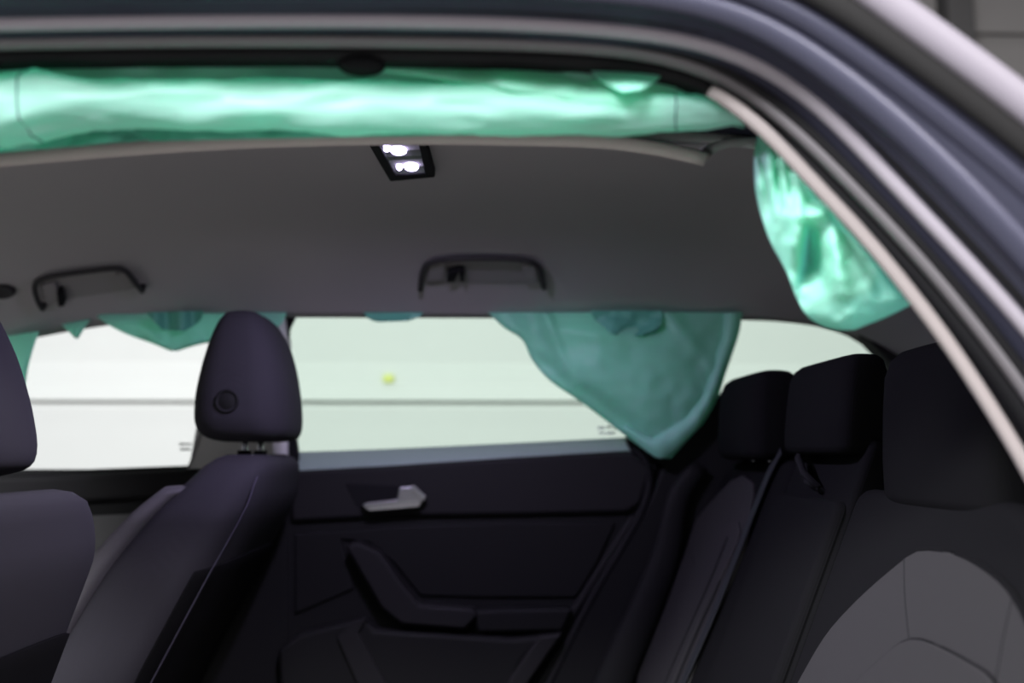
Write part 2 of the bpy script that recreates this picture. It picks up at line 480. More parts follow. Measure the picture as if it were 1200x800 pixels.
# rear pillar inside, behind the hanging bag (near side)
mb = MB()
fr = [W(x, y, -0.60) for x, y in [(905, 150), (960, 200), (1040, 285), (1110, 375), (1200, 520), (1290, 700), (1430, 700), (1330, 500), (1200, 300), (1050, 140), (960, 90)]]
mb.prism(fr, [p + Vector((0.03, 0.07, 0)) for p in fr])
struct(mb.build('trim_2', 'dark_grey', bevel=0.004))

# ------------------------------------------------------------------ far side: pillars and quarter trim (setting)
SY = 0.66
# quarter window surround and lower trim
q = px_prism(smooth_px([(742, 532), (735, 515), (752, 500), (800, 480), (845, 462)], 14) + [(900, 455), (1010, 450), (1090, 470), (1200, 560), (1200, 900), (600, 900), (642, 800), (700, 690), (760, 590), (778, 545)], SY - 0.015, 0.07)
struct(q.build('trim_3', 'black', bevel=0.008))
q = px_prism([(735, 515), (752, 470), (775, 430), (800, 360), (850, 360), (842, 420), (838, 450), (850, 470)], SY + 0.005, 0.05)
struct(q.build('trim_4', 'black', bevel=0.006))
q = px_prism([(985, 360), (990, 382), (1020, 400), (1045, 425), (1060, 470), (1200, 560), (1250, 420), (1150, 360)], SY - 0.03, 0.06)
struct(q.build('trim_5', 'dark_grey', bevel=0.006))
# rear wheel-arch shoulder, a dark bulging moulding beside the bench
mb = MB()
arch = smooth_px([(800, 545), (778, 572), (768, 600), (758, 650), (735, 710), (700, 790), (670, 880)], 26)
mb.tube([W(x + 22, y, 0.625) for x, y in arch], 0.040, 0.022, n=16, taper=lambda t: 0.45 + 0.75 * t ** 0.6)
arch_o = struct(mb.build('trim_6', 'black'))
# centre pillar
q = px_prism([(219, 560), (230, 500), (262, 430), (284, 360), (332, 360), (336, 400), (336, 552), (219, 552)], SY - 0.01, 0.05)
struct(q.build('trim_7', 'pillar_cloth', bevel=0.006))
q = px_prism([(219, 553), (338, 553), (338, 900), (219, 900)], SY - 0.006, 0.05)
struct(q.build('trim_9', 'black', bevel=0.004))
# grey shoulder strip above the doors, hidden by the headliner edge
q = px_prism([(-420, 480), (-200, 425), (0, 388), (75, 374), (160, 364), (240, 360), (335, 360), (865, 362), (985, 372), (1090, 410), (1090, 330), (600, 300), (0, 320), (-420, 400)], FAR_Y + 0.012, 0.05)
struct(q.build('trim_8', 'headliner', smooth=False))
# car floor, tunnel and rear shelf
mb = MB(); mb.box((-1.35, -0.66, 0.20), (1.25, 0.72, 0.24))
struct(mb.build('floor', 'carpet', bevel=0.005))
mb = MB(); mb.prism([(1.10, -0.66, 0.24), (1.40, -0.66, 0.24), (1.32, -0.66, 0.95), (1.12, -0.66, 1.40), (1.08, -0.66, 1.36), (1.22, -0.66, 0.93)], [(1.10, 0.72, 0.24), (1.40, 0.72, 0.24), (1.32, 0.72, 0.95), (1.12, 0.72, 1.40), (1.08, 0.72, 1.36), (1.22, 0.72, 0.93)])
struct(mb.build('wall_rear', 'black', smooth=False))
mb = MB(); mb.box((-1.2, 0.725, 0.22), (1.2, 0.76, 0.93))
mb.box((0.30, 0.725, 0.93), (1.2, 0.76, 0.965))
struct(mb.build('wall_side', 'black', smooth=False))
mb = MB(); mb.prism([(-0.56, -0.74, 0.22), (-0.70, -0.74, 0.22), (-0.70, -0.74, 0.92), (-0.72, -0.62, 1.26), (-0.64, -0.62, 1.26), (-0.56, -0.74, 0.92)], [(-0.56, -0.66, 0.22), (-0.70, -0.66, 0.22), (-0.70, -0.66, 0.92), (-0.72, -0.56, 1.26), (-0.64, -0.56, 1.26), (-0.56, -0.66, 0.92)])
struct(mb.build('trim_10', 'dark_grey', bevel=0.01))
# quarter pane
q = px_prism([(838, 355), (1000, 355), (1075, 450), (1040, 480), (830, 480)], SY + 0.03, 0.004)
qw = struct(q.build('window_1', 'glass_tint', smooth=False))

# ------------------------------------------------------------------ far doors
def door(label, outline, loc):
    t = thing('door_card', label, 'door', loc)
    px_prism(outline, SY, 0.05).build('door_shell', 'black', t, bevel=0.008)
    return t
rd = door('black rear passenger door panel on the far side with a chrome handle', [(336, 552), (420, 545), (560, 535), (700, 528), (742, 526), (772, 545), (757, 590), (698, 690), (640, 800), (590, 900), (330, 900)], W(540, 900, SY))
def dpart(name, pts, Y, t, m, par=rd, bevel=0.006, n=0):
    if n: pts = smooth_px(pts, n, True)
    return px_prism(pts, Y, t).build(name, m, par, bevel=bevel, seg=3)
pane = px_prism([(330, 355), (845, 355), (780, 440), (745, 530), (330, 550)], SY + 0.035, 0.004).build('window_pane', 'glass_tint', rd, smooth=False)
for (x0, y0, w_) in [(700, 500, 9), (711, 499, 6), (719, 500, 5), (702, 506, 6), (710, 506, 11)]:
    px_prism([(x0, y0), (x0 + w_, y0), (x0 + w_, y0 + 2.5), (x0, y0 + 2.5)], SY + 0.0335, 0.001).build('glass_mark', 'glass_print', pane, smooth=False)
# window frame: front upright, sill
dpart('window_frame', smooth_px([(326, 560), (330, 470), (326, 362)], 8) + [(350, 362), (345, 372), (339, 384)] + smooth_px([(337, 400), (342, 470), (352, 552)], 6), SY + 0.008, 0.02, 'blackmatte', bevel=0.003)
mb = MB()
s0 = [W(x, y, SY + 0.03) for x, y in smooth_px([(334, 530), (450, 526), (600, 519), (740, 512)], 14)]
s1 = [W(x, y, SY - 0.004) for x, y in smooth_px([(334, 549), (450, 543), (600, 533), (740, 525)], 14)]
mb.rings([[a, b, b - Vector((0, 0, 0.012)), a - Vector((0, 0, 0.02))] for a, b in zip(s0, s1)])
mb.build('window_sill', 'sill', rd)
# upper roll, crease, mid insert, pockets
dpart('upper_panel', [(340, 552), (450, 546), (600, 536), (738, 528), (764, 547), (752, 590), (735, 601), (600, 604), (450, 606), (340, 612)], SY - 0.018, 0.03, 'dark_grey', bevel=0.012)
dpart('insert_panel', [(345, 625), (395, 622), (480, 616), (600, 612), (722, 612), (700, 660), (675, 700), (560, 700), (492, 698), (462, 660), (432, 636), (400, 632), (415, 690), (345, 720)], SY - 0.008, 0.02, 'black', bevel=0.005)
dpart('handle_recess', [(404, 566), (468, 569), (486, 570), (497, 582), (480, 594), (418, 594)], SY - 0.020, 0.006, 'blackmatte', bevel=0.002)
hd = dpart('door_handle', [(421, 592), (431, 588), (464, 584), (467, 570), (484, 569), (498, 581), (492, 595), (432, 600)], SY - 0.040, 0.018, 'chrome', bevel=0.005)
dpart('handle_tip', [(483, 567), (500, 581), (496, 588), (480, 574)], SY - 0.045, 0.012, 'chrome', par=hd, bevel=0.002)
dpart('pull_handle', [(404, 640), (416, 634), (444, 646), (470, 682), (492, 708), (556, 713), (560, 722), (545, 738), (470, 732), (446, 712)], SY - 0.055, 0.06, 'dark_grey', bevel=0.010)
dpart('armrest', [(552, 715), (600, 713), (672, 712), (660, 740), (560, 742)], SY - 0.040, 0.045, 'black', bevel=0.010)
dpart('storage_pocket', [(325, 762), (350, 742), (400, 730), (428, 726), (440, 738), (600, 748), (640, 744), (612, 775), (575, 850), (330, 870)], SY - 0.045, 0.05, 'black', bevel=0.012)
dpart('pocket_rim', [(395, 748), (412, 728), (430, 724), (420, 742), (452, 800), (470, 850), (440, 850)], SY - 0.055, 0.012, 'dark_grey', bevel=0.004)
dpart('pocket_end', [(632, 745), (660, 742), (620, 800), (590, 860), (560, 860), (600, 790)], SY - 0.052, 0.03, 'dark_grey', bevel=0.008)
band('door_seal', [(745, 522), (768, 540), (772, 552), (760, 588), (730, 640), (690, 706), (644, 800), (600, 890)], SY - 0.012, 5, 0.006, 'rubber', par=rd, k=30)
band('door_trim_edge', [(742, 606), (700, 672), (650, 752), (620, 805), (580, 880)], SY - 0.012, 4.5, 0.005, 'dark_grey', par=rd, k=24)

fd = door('far front door panel, dark grey, seen between the two front seats', [(-400, 560), (40, 552), (228, 545), (324, 545), (324, 900), (-400, 900)], W(60, 900, SY))
pane = px_prism([(-420, 380), (300, 340), (250, 470), (230, 560), (-420, 575)], SY + 0.035, 0.004).build('window_pane', 'glass_clear', fd, smooth=False)
for (x0, y0, w_) in [(210, 519, 8), (219, 519, 5), (211, 525, 12)]:
    px_prism([(x0, y0), (x0 + w_, y0), (x0 + w_, y0 + 2.5), (x0, y0 + 2.5)], SY + 0.0335, 0.001).build('glass_mark', 'glass_print', pane, smooth=False)
dpart('upper_panel', [(-380, 566), (40, 558), (225, 549), (322, 549), (322, 575), (200, 582), (40, 592), (-380, 605)], SY - 0.02, 0.03, 'dark_grey', par=fd, bevel=0.012)
dpart('insert_panel', [(-380, 640), (60, 606), (215, 600), (215, 700), (-380, 720)], SY - 0.008, 0.02, 'door_cloth', par=fd, bevel=0.006)
dpart('armrest', [(-380, 690), (60, 655), (200, 650), (200, 690), (-380, 740)], SY - 0.025, 0.03, 'dark_grey', par=fd, bevel=0.012)

# ------------------------------------------------------------------ dome lamp
P0 = Vector((0, 0, 1.432)); NZ = Vector((0, 0, 1))
lc = on_plane(473, 189, P0, NZ)
lamp = thing('dome_lamp', 'lit dome lamp with two glowing bulbs in the grey headliner', 'lamp', (lc.x, lc.y, 1.44))
def lamp_q(pts, z0, z1):
    mb = MB()
    a = [on_plane(x, y, Vector((0, 0, z0)), NZ) for x, y in pts]
    mb.prism(a, [Vector((p.x, p.y, z1)) for p in a]); return mb
for pts in ([(433, 172), (443, 169), (465, 207), (457, 213)], [(490, 168), (499, 168), (510, 207), (499, 209)], [(457, 213), (463, 206), (500, 204), (510, 208)], [(425, 152), (485, 150), (490, 160), (434, 162)]):
    lamp_q(pts, 1.428, 1.452).build('lamp_frame', 'blackmatte', lamp, bevel=0.002)
lamp_q([(436, 160), (490, 158), (503, 206), (461, 209)], 1.446, 1.458).build('reflector', 'lamp_reflector', lamp, bevel=0.001)
lamp_q([(438, 162), (490, 160), (502, 205), (462, 208)], 1.430, 1.4312).build('lens', 'lens', lamp, smooth=False)
lamp_q([(448, 184), (495, 182), (497, 186), (452, 188)], 1.4325, 1.446).build('lens_divider', 'dark_grey', lamp, smooth=False)
for x, y, r in [(467, 177, 0.013), (453, 174, 0.006), (482, 196, 0.012), (468, 196, 0.005)]:
    p = on_plane(x, y, Vector((0, 0, 1.438)), NZ)
    mb = MB(); mb.sphere((p.x, p.y, 1.439), r, r * 1.25, 0.006)
    mb.build('bulb', 'bulb', lamp)
for x, y in [(467, 177), (482, 196)]:
    p = on_plane(x, y, Vector((0, 0, 1.425)), NZ)
    l = bpy.data.lights.new('dome_light', 'AREA'); l.shape = 'DISK'; l.size = 0.03; l.energy = 4.6; l.color = (0.72, 0.64, 1.0)
    lo = bpy.data.objects.new('dome_light', l); COL.objects.link(lo); lo.location = (p.x, p.y, 1.427); lo.parent = lamp
    lo.matrix_parent_inverse = Matrix.Translation(-lamp.location)

# ------------------------------------------------------------------ grab handles and clip
def hp(px, py, off):
    p, n = on_head(px, py)
    return p + n * off
def grab(label, bar, plate, hook, legs):
    c0, n0 = on_head(*bar[len(bar) // 2])
    t = thing('grab_handle', label, 'handle', c0, 'ceiling grab handles')
    pp = smooth_px(plate, 40, True)
    mb = MB(); mb.prism([hp(x, y, 0.004) for x, y in pp], [hp(x, y, -0.004) for x, y in pp])
    mb.build('mounting_plate', 'handle_grey', t, bevel=0.002)
    mb = MB(); path = [hp(x, y, 0.018) for x, y in smooth_px(bar, 40)]
    path = [hp(*bar[0], 0.0)] + path + [hp(*bar[-1], 0.0)]
    mb.tube(path, 0.0062, 0.006, ref=tuple(-n0), n=12)
    mb.build('grip', 'grip', t)
    for a in legs:
        mb = MB(); mb.prism([hp(x, y, 0.015) for x, y in a], [hp(x, y, -0.003) for x, y in a])
        mb.build('hinge_block', 'handle_grey', t, bevel=0.002)
    for a in hook:
        mb = MB(); mb.prism([hp(x, y, 0.022) for x, y in a], [hp(x, y, 0.002) for x, y in a])
        mb.build('coat_hook', 'blackmatte', t, bevel=0.001)
    return t
grab('grey ceiling grab handle with coat hook above the far rear window',
     [(493, 332), (496, 310), (506, 299), (530, 295), (570, 294), (612, 296), (628, 302), (634, 312), (637, 330)],
     [(497, 318), (504, 303), (560, 299), (622, 302), (630, 316), (632, 330), (600, 331), (530, 330), (500, 332)],
     [[(525, 311), (538, 308), (533, 321), (524, 322)], [(538, 308), (545, 309), (544, 321), (540, 321)]],
     [[(502, 306), (522, 303), (520, 322), (500, 324)], [(612, 304), (626, 305), (631, 326), (614, 328)]])
grab('grey ceiling grab handle above the far front window',
     [(52, 356), (46, 344), (43, 328), (52, 319), (90, 312), (130, 307), (146, 308), (156, 318), (168, 334)],
     [(50, 342), (50, 328), (90, 317), (140, 312), (152, 322), (162, 335), (120, 343), (80, 349), (56, 354)],
     [[(69, 334), (75, 333), (78, 351), (71, 352)]],
     [[(50, 330), (66, 326), (72, 348), (56, 352)], [(136, 316), (148, 314), (160, 332), (146, 336)]])
pc, nc = on_head(4, 340)
mb = MB(); mb.rings([[hp(4 + 15 * s * math.cos(a), 340 + 7.5 * s * math.sin(a), o) for a in [2 * math.pi * k / 24 for k in range(24)]] for s, o in [(1.0, -0.003), (1.0, 0.007), (0.8, 0.012), (0.62, 0.012), (0.5, 0.006)]])
o = mb.build('ceiling_clip', 'grip'); o['label'] = 'small dark oval clip on the headliner in front of the front grab handle'; o['category'] = 'clip'; o['kind'] = 'thing'

# ------------------------------------------------------------------ front seats
def sec(x0, x1, y0, hw, z, n=36, e=3.6, shear=0.0):
    a = (x1 - x0) / 2; xc = (x0 + x1) / 2; out = []
    for k in range(n):
        t = 2 * math.pi * k / n; c_, s_ = math.cos(t), math.sin(t)
        out.append(Vector((xc + a * math.copysign(abs(c_) ** (2 / e), c_), y0 + hw * math.copysign(abs(s_) ** (2 / e), s_), z)))
    return out
def tabs(tab, z, k):
    return lerp_tab([(r[0], r[k]) for r in tab], z)
BACK = [(0.36, -0.800, -0.640, 0.235), (0.45, -0.800, -0.620, 0.245), (0.60, -0.775, -0.545, 0.254), (0.76, -0.690, -0.464, 0.256), (0.865, -0.605, -0.411, 0.248),
        (0.915, -0.552, -0.400, 0.222), (0.945, -0.527, -0.396, 0.188), (0.960, -0.510, -0.405, 0.155), (0.966, -0.495, -0.420, 0.13)]
HEAD = [(0.991, -0.515, -0.425, 0.085), (0.995, -0.535, -0.395, 0.115), (1.006, -0.555, -0.384, 0.130), (1.03, -0.566, -0.381, 0.138), (1.08, -0.566, -0.385, 0.138), (1.14, -0.556, -0.396, 0.132),
        (1.19, -0.543, -0.412, 0.122), (1.225, -0.530, -0.432, 0.106), (1.243, -0.518, -0.450, 0.085), (1.25, -0.505, -0.468, 0.05)]
def smooth_tab(tab, n):
    pts = catmull([Vector((r[1], r[2], r[0])) for r in tab], n)
    hw = [r[3] for r in tab]
    out = []
    for p in pts:
        out.append((p.z, p.x, p.y, tabs(tab, p.z, 3)))
    return out
def front_seat(label, yc, dx, dz, lean, hx):
    piv = Vector((-0.45 + dx, yc, 0.85 + dz))
    R = Matrix.Rotation(math.radians(lean), 3, 'Y')
    def tf(p):
        q = Vector(p) + Vector((dx, 0, dz))
        return piv + R @ (q - piv)
    t = thing('front_seat', label, 'car seat', (-0.75 + dx, yc, 0.24), 'front seats')
    mb = MB(); mb.rings([[tf(v) for v in sec(r[1], r[2], yc, r[3], r[0])] for r in smooth_tab(BACK, 34)])
    bk = mb.build('backrest', 'fabric', t)
    # piping along both rear corners
    for sgn in (-1,):
        mb = MB(); path = []
        for r in smooth_tab(BACK, 34)[4:31]:
            path.append(tf((r[2] - 0.010, yc + sgn * (r[3] - 0.012), r[0])))
        mb.tube(path, 0.0013, n=6); mb.build('piping', 'piping', bk)
    # lighter bolster on the front corners
    for sgn in (-1, 1):
        mb = MB(); rs = []
        for r in smooth_tab(BACK, 34)[6:30]:
            w_ = 0.022 + 0.012 * math.sin(min(1, (r[0] - 0.4) / 0.5) * math.pi)
            rs.append([tf(v) for v in sec(r[1] - 0.012, r[1] + w_ + 0.012, yc + sgn * (r[3] - 0.045), 0.048, r[0], 18, 2.6)])
        mb.rings(rs); mb.build('side_bolster', 'bolster', bk)
    # dark lower back panel
    def back_pt(u, v):
        sy = (2 * u - 1) * 0.94
        top = 0.782 - 0.018 * abs(sy) ** 3
        z = 0.40 + (top - 0.40) * v
        x0, x1, hw = tabs(BACK, z, 1), tabs(BACK, z, 2), tabs(BACK, z, 3)
        x = (x0 + x1) / 2 + (x1 - x0) / 2 * (1 - abs(sy) ** 3.6) ** (1 / 3.6)
        return tf((x + 0.003, yc + sy * hw, z))
    mb = MB(); mb.grid(back_pt, 30, 20)
    mb.build('back_panel', 'fabric_dark', t, solid=0.004)
    # headrest
    mb = MB(); mb.rings([[tf(v + Vector((hx, 0, 0))) for v in sec(r[1], r[2], yc, r[3], r[0], 36, 3.2)] for r in smooth_tab(HEAD, 30)])
    hr = mb.build('headrest', 'fabric', t)
    for sgn in (-1, 1):
        mb = MB(); mb.tube([tf((-0.468 + hx, yc + sgn * 0.062, z)) for z in (0.95, 0.975, 1.01)], 0.0065, n=10)
        mb.build('post', 'chrome', hr)
        mb = MB(); mb.tube([tf((-0.468 + hx, yc + sgn * 0.062, z)) for z in (0.950, 0.966, 0.974)], 0.014, n=12)
        mb.build('post_sleeve', 'black', hr)
    mb = MB(); yb = yc - 0.1365
    for s, o_ in [((0.0225, 0.0), 0)]:
        rr = []
        for rad, of in [(0.0225, 0.004), (0.0225, -0.003), (0.0185, -0.004), (0.018, 0.000), (0.015, -0.002), (0.004, -0.004)]:
            rr.append([tf((-0.484 + hx + rad * math.cos(a), yb + of, 1.065 + rad * math.sin(a))) for a in [2 * math.pi * k / 24 for k in range(24)]])
        mb.rings(rr)
    mb.build('release_button', 'black', hr)
    # cushion and base
    mb = MB()
    mb.rings([[Vector((x + dx, y, z)) for x, y, z in [(s_.x, s_.y, s_.z) for s_ in sec(-1.22, -0.60, yc, h, z, 36, 5)]] for z, h in [(0.36, 0.19), (0.38, 0.205), (0.45, 0.21), (0.49, 0.20), (0.505, 0.18)]])
    mb.build('seat_cushion', 'fabric_dark', t)
    mb = MB(); mb.box((-1.12 + dx, yc - 0.2, 0.238), (-0.68 + dx, yc + 0.2, 0.37)); mb.build('seat_base', 'black', t, bevel=0.01)
    return t
front_seat('charcoal front passenger seat with round headrest button beside the far door', 0.375, 0.0, 0.0, 0.0, 0.0)
front_seat('charcoal driver seat back cut off by the frame, nearest front seat', -0.375, -0.110, -0.045, -9.0, -0.045)
mb = MB()

# ------------------------------------------------------------------ rear bench
BA, BS = 0.15, 0.42
BN = Vector((-1, 0, BS)).normalized()
BP = Vector((BA, 0, 0))
def bpt(y, z, off=0.0):
    return Vector((BA + BS * z, y, z)) + BN * off
def plate(pts, o0, o1):
    mb = MB(); mb.prism([bpt(y, z, o1) for y, z in pts], [bpt(y, z, o0) for y, z in pts]); return mb
def pp(px, py):
    p = on_plane(px, py, BP, BN); return (p.y, p.z)
bench = thing('rear_bench', 'black rear bench seat with grey backrest inserts and three headrests', 'car seat', (0.35, 0.0, 0.24))
def back_poly(y0, y1, z0, z1, r0, r1):
    lo = [(y0, z0), (y1, z0)]
    top = []
    for k in range(9):
        a = math.pi / 2 * k / 8; top.append((y1 - r1 + r1 * math.cos(a), z1 - r1 + r1 * math.sin(a)))
    for k in range(9):
        a = math.pi / 2 + math.pi / 2 * k / 8; top.append((y0 + r0 + r0 * math.cos(a), z1 - r0 + r0 * math.sin(a)))
    return lo + top
far_b = plate(back_poly(0.15, 0.60, 0.36, 0.962, 0.03, 0.10), -0.13, 0.0).build('backrest', 'fabric_dark', bench, bevel=0.022, seg=4)
near_b = plate(back_poly(-0.62, -0.150, 0.36, 0.925, 0.10, 0.03), -0.13, 0.0).build('backrest', 'fabric_dark', bench, bevel=0.022, seg=4)
cen_u = plate(back_poly(-0.147, 0.147, 0.36, 1.0, 0.03, 0.03), -0.13, 0.0).build('centre_backrest', 'fabric_dark', bench, bevel=0.012, seg=3)
arm = plate(back_poly(-0.143, 0.143, 0.36, 0.898, 0.02, 0.02), -0.012, 0.014).build('folding_armrest', 'fabric_dark', bench, bevel=0.014, seg=3)
# grey inserts
n_out = [pp(*p) for p in smooth_px([(880, 905), (910, 855), (939, 800), (970, 747), (1000, 712), (1032, 682), (1060, 659), (1075, 648), (1092, 645), (1127, 651), (1157, 667), (1182, 687), (1197, 708), (1215, 745), (1240, 820), (1260, 905)], 46)]
plate(n_out, -0.004, 0.006).build('insert', 'fabric_grey', near_b, bevel=0.004, seg=3)
n_in_px = smooth_px([(940, 905), (975, 845), (1012, 800), (1040, 775), (1062, 757), (1082, 752), (1107, 760), (1145, 780), (1172, 800), (1195, 850), (1205, 905)], 36)
plate([pp(*p) for p in n_in_px], 0.0, 0.011).build('insert_centre', 'fabric_grey', near_b, bevel=0.004, seg=3)
def seam_and_line(pxs, off, par, r=0.0016, m='seam_and_line', n=24):
    mb = MB(); mb.tube([bpt(*pp(x, y), off) for x, y in smooth_px(pxs, n)], r, n=6); mb.build('seam_and_line', m, par)
seam_and_line([(1065, 657), (1066, 700), (1071, 750)], 0.0058, near_b, 0.0011)
seam_and_line([(1193, 705), (1184, 745), (1174, 800)], 0.0058, near_b, 0.0011)
mb = MB(); mb.tube([bpt(*pp(x, y), 0.0065) for x, y in n_in_px], 0.0022, n=6); mb.build('seam_and_line', 'fabric_dark', near_b)
mb = MB(); mb.tube([bpt(y, z, 0.003) for y, z in n_out], 0.0035, n=8); mb.build('insert_border', 'fabric_dark', near_b)
f_out_px = smooth_px([(735, 880), (749, 800), (752, 775), (775, 709), (804, 634), (827, 598), (863, 561), (874, 558), (885, 568), (881, 605), (873, 647), (834, 735), (809, 800), (785, 880)], 46)
plate([pp(*p) for p in f_out_px], -0.004, 0.006).build('insert', 'fabric_grey', far_b, bevel=0.003, seg=3)
f_in_px = smooth_px([(740, 880), (759, 800), (785, 748), (814, 676), (834, 641), (856, 617), (868, 612), (874, 620), (862, 655), (830, 720), (795, 800), (765, 880)], 40)
plate([pp(*p) for p in f_in_px], 0.0, 0.012).build('insert_centre', 'fabric_grey', far_b, bevel=0.004, seg=3)
seam_and_line([(860, 632), (840, 682), (815, 738), (788, 800), (765, 860)], 0.0125, far_b, 0.0035)  # thick dark line down the far insert
seam_and_line([(866, 636), (845, 690), (820, 745), (797, 800), (775, 860)], 0.0080, far_b, 0.003)  # second dark line beside it
seam_and_line([(807, 634), (815, 655), (818, 672)], 0.0058, far_b, 0.0012)
# headrests
def rear_head(y, hw, x0, dep, z0, z1, lean):
    rs = []
    for s, k, kw in [(0.0, 0.55, 0.86), (0.03, 0.8, 0.95), (0.10, 0.95, 0.99), (0.3, 1, 1), (0.6, 1, 1), (0.82, 0.97, 0.985), (0.93, 0.82, 0.95), (0.98, 0.6, 0.88), (1.0, 0.35, 0.75)]:
        z = z0 + (z1 - z0) * s
        xs = x0 + lean * s + dep * 0.5
        rs.append(sec(xs - dep * 0.5 * k, xs + dep * 0.5 * k, y, hw * kw, z, 40, 4.2))
    mb = MB(); mb.rings(rs)
    h = mb.build('headrest', 'fabric_dark', bench)
    for sg in (-1, 1):
        mb = MB(); mb.tube([(x0 + dep * 0.62, y + sg * 0.055, z) for z in (0.91, z0, z0 + 0.03)], 0.006, n=10); mb.build('post', 'chrome', h)
    return h
rear_head(0.365, 0.142, 0.490, 0.11, 0.955, 1.128, 0.012)
rear_head(0.0, 0.138, 0.512, 0.085, 0.966, 1.120, 0.02)
rear_head(-0.37, 0.14, 0.52, 0.11, 0.895, 1.108, 0.012)
# seat cushion and base
mb = MB(); mb.rings([sec(-0.20, 0.34, 0.0, h, z, 44, 8) for z, h in [(0.33, 0.55), (0.36, 0.575), (0.43, 0.58), (0.465, 0.57), (0.475, 0.54)]])
mb.build('seat_cushion', 'fabric_dark', bench)
mb = MB(); mb.box((-0.12, -0.55, 0.238), (0.5, 0.55, 0.345)); mb.build('seat_base', 'black', bench, bevel=0.01)

# belts
def strap(name, label, pxs, off, hw):
    mb = MB(); P = [bpt(*pp(x, y), off) for x, y in smooth_px(pxs, 40)]
    rs = []
    for i, p in enumerate(P):
        T = (P[min(i + 1, 39)] - P[max(i - 1, 0)]).normalized(); B = T.cross(BN).normalized()
        rs.append([p + B * hw + BN * 0.0008, p - B * hw + BN * 0.0008, p - B * hw - BN * 0.0008, p + B * hw - BN * 0.0008])
    mb.rings(rs); o = mb.build(name, 'belt', smooth=False)
    o['label'] = label; o['category'] = 'seat belt'; o['kind'] = 'thing'
    return o
strap('seat_belt', 'grey webbing seat belt lying along the inner edge of the far rear backrest', [(921, 530), (909, 552), (893, 590), (870, 650), (842, 720), (806, 802), (780, 860)], 0.010, 0.014)
mb = MB()
strap('seat_belt', 'grey shoulder belt at the outer edge of the far rear backrest', [(850, 520), (834, 540), (822, 572), (806, 612), (790, 652), (762, 720)], 0.006, 0.012)
mb = MB(); mb.tube([bpt(*pp(x, y), o_) for x, y, o_ in [(948, 540, -0.02), (950, 536, 0.02), (955, 545, 0.03), (962, 562, 0.03), (966, 576, 0.005), (952, 566, 0.01), (948, 548, 0.0)]], 0.006, n=8)
o = mb.build('belt_guide', 'blackmatte'); o['label'] = 'black plastic belt guide loop on top of the centre rear backrest'; o['category'] = 'belt guide'; o['kind'] = 'thing'

# ------------------------------------------------------------------ airbags
def nz(p, s, seed):
    return noise.noise(Vector((p[0] * s + seed, p[1] * s - seed, seed * 0.37)))
def sheet(L, R, depth, nu=60, nv=60):
    """cloth between a left and a right border (pixels, any depth); depth(u, v, px, py) gives its lateral distance"""
    l = smooth_px(L, nv + 1); r = smooth_px(R, nv + 1)
    mb = MB(); vs = []
    for j in range(nv + 1):
        for i in range(nu + 1):
            u = i / nu
            x = l[j][0] + (r[j][0] - l[j][0]) * u; y = l[j][1] + (r[j][1] - l[j][1]) * u
            vs.append(W(x, y, depth(u, j / nv, x, y)))
    mb.add(vs, [(j * (nu + 1) + i, j * (nu + 1) + i + 1, (j + 1) * (nu + 1) + i + 1, (j + 1) * (nu + 1) + i) for j in range(nv) for i in range(nu)])
    return mb
def seg_side(x, y, a, b):
    """signed distance in pixels from the line a-b"""
    dx, dy = b[0] - a[0], b[1] - a[1]; n = math.hypot(dx, dy)
    return ((x - a[0]) * dy - (y - a[1]) * dx) / n
def bump(t):
    return math.exp(-t * t)

# far rear lobe
ab = thing('curtain_airbag', 'green deflated curtain airbag hanging to a point in the far rear window', 'airbag', W(720, 374, 0.6), 'deployed curtain airbags')
def d_far(u, v, x, y):
    s = math.sin(math.pi * min(max(u, 0), 1)) ** 0.7
    d = 0.615 - 0.055 * s * math.sin(math.pi * min(1, 0.15 + v * 0.85))
    c1 = seg_side(x, y, (640, 372), (670, 450))           # fold running down from the headliner
    d += -0.020 * bump(c1 / 7.0) * max(0, 1 - (y - 372) / 95) + 0.016 * bump((c1 + 18) / 16.0) * max(0, 1 - (y - 372) / 110)
    c2 = seg_side(x, y, (650, 385), (760, 395))
    d += -0.012 * bump(c2 / 9.0) * bump((x - 700) / 55.0)
    c3 = seg_side(x, y, (785, 372), (835, 430))
    d += -0.010 * bump(c3 / 9.0)
    c4 = seg_side(x, y, (655, 440), (745, 500)); d += 0.008 * bump(c4 / 10.0) 
    d += 0.010 * nz((x, y), 0.022, 3.1) + 0.004 * nz((x, y), 0.06, 8.2)
    return d
sheet([(572, 366), (590, 383), (612, 398), (624, 422), (645, 446), (680, 470), (720, 500), (768, 536)],
      [(870, 366), (866, 390), (859, 412), (850, 438), (840, 468), (824, 495), (806, 515), (786, 537)], d_far, 90, 80).build('bag_cloth', 'airbag', ab, solid=0.0012)
hem = smooth_px([(869, 366), (865, 392), (858, 413), (849, 438), (838, 468), (822, 496), (805, 515), (780, 535), (768, 535), (745, 519), (722, 502)], 60)
hem_i = smooth_px([(848, 366), (846, 392), (840, 412), (833, 436), (823, 462), (806, 484), (788, 497), (774, 508), (764, 512), (750, 505), (736, 497)], 60)
mb = MB()
def hem_d(x, y):
    return 0.600 - 0.006 * math.sin(y * 0.12)
mb.rings([[W(a[0] + (b[0] - a[0]) * k / 6, a[1] + (b[1] - a[1]) * k / 6, 0.592 - 0.014 * math.sin(k / 6 * math.pi) + 0.003 * nz(a, 0.05, 2)) for k in range(7)] for a, b in zip(hem, hem_i)], closed=False, cap=False)
mb.build('hem', 'airbag_hem', ab, solid=0.0012)
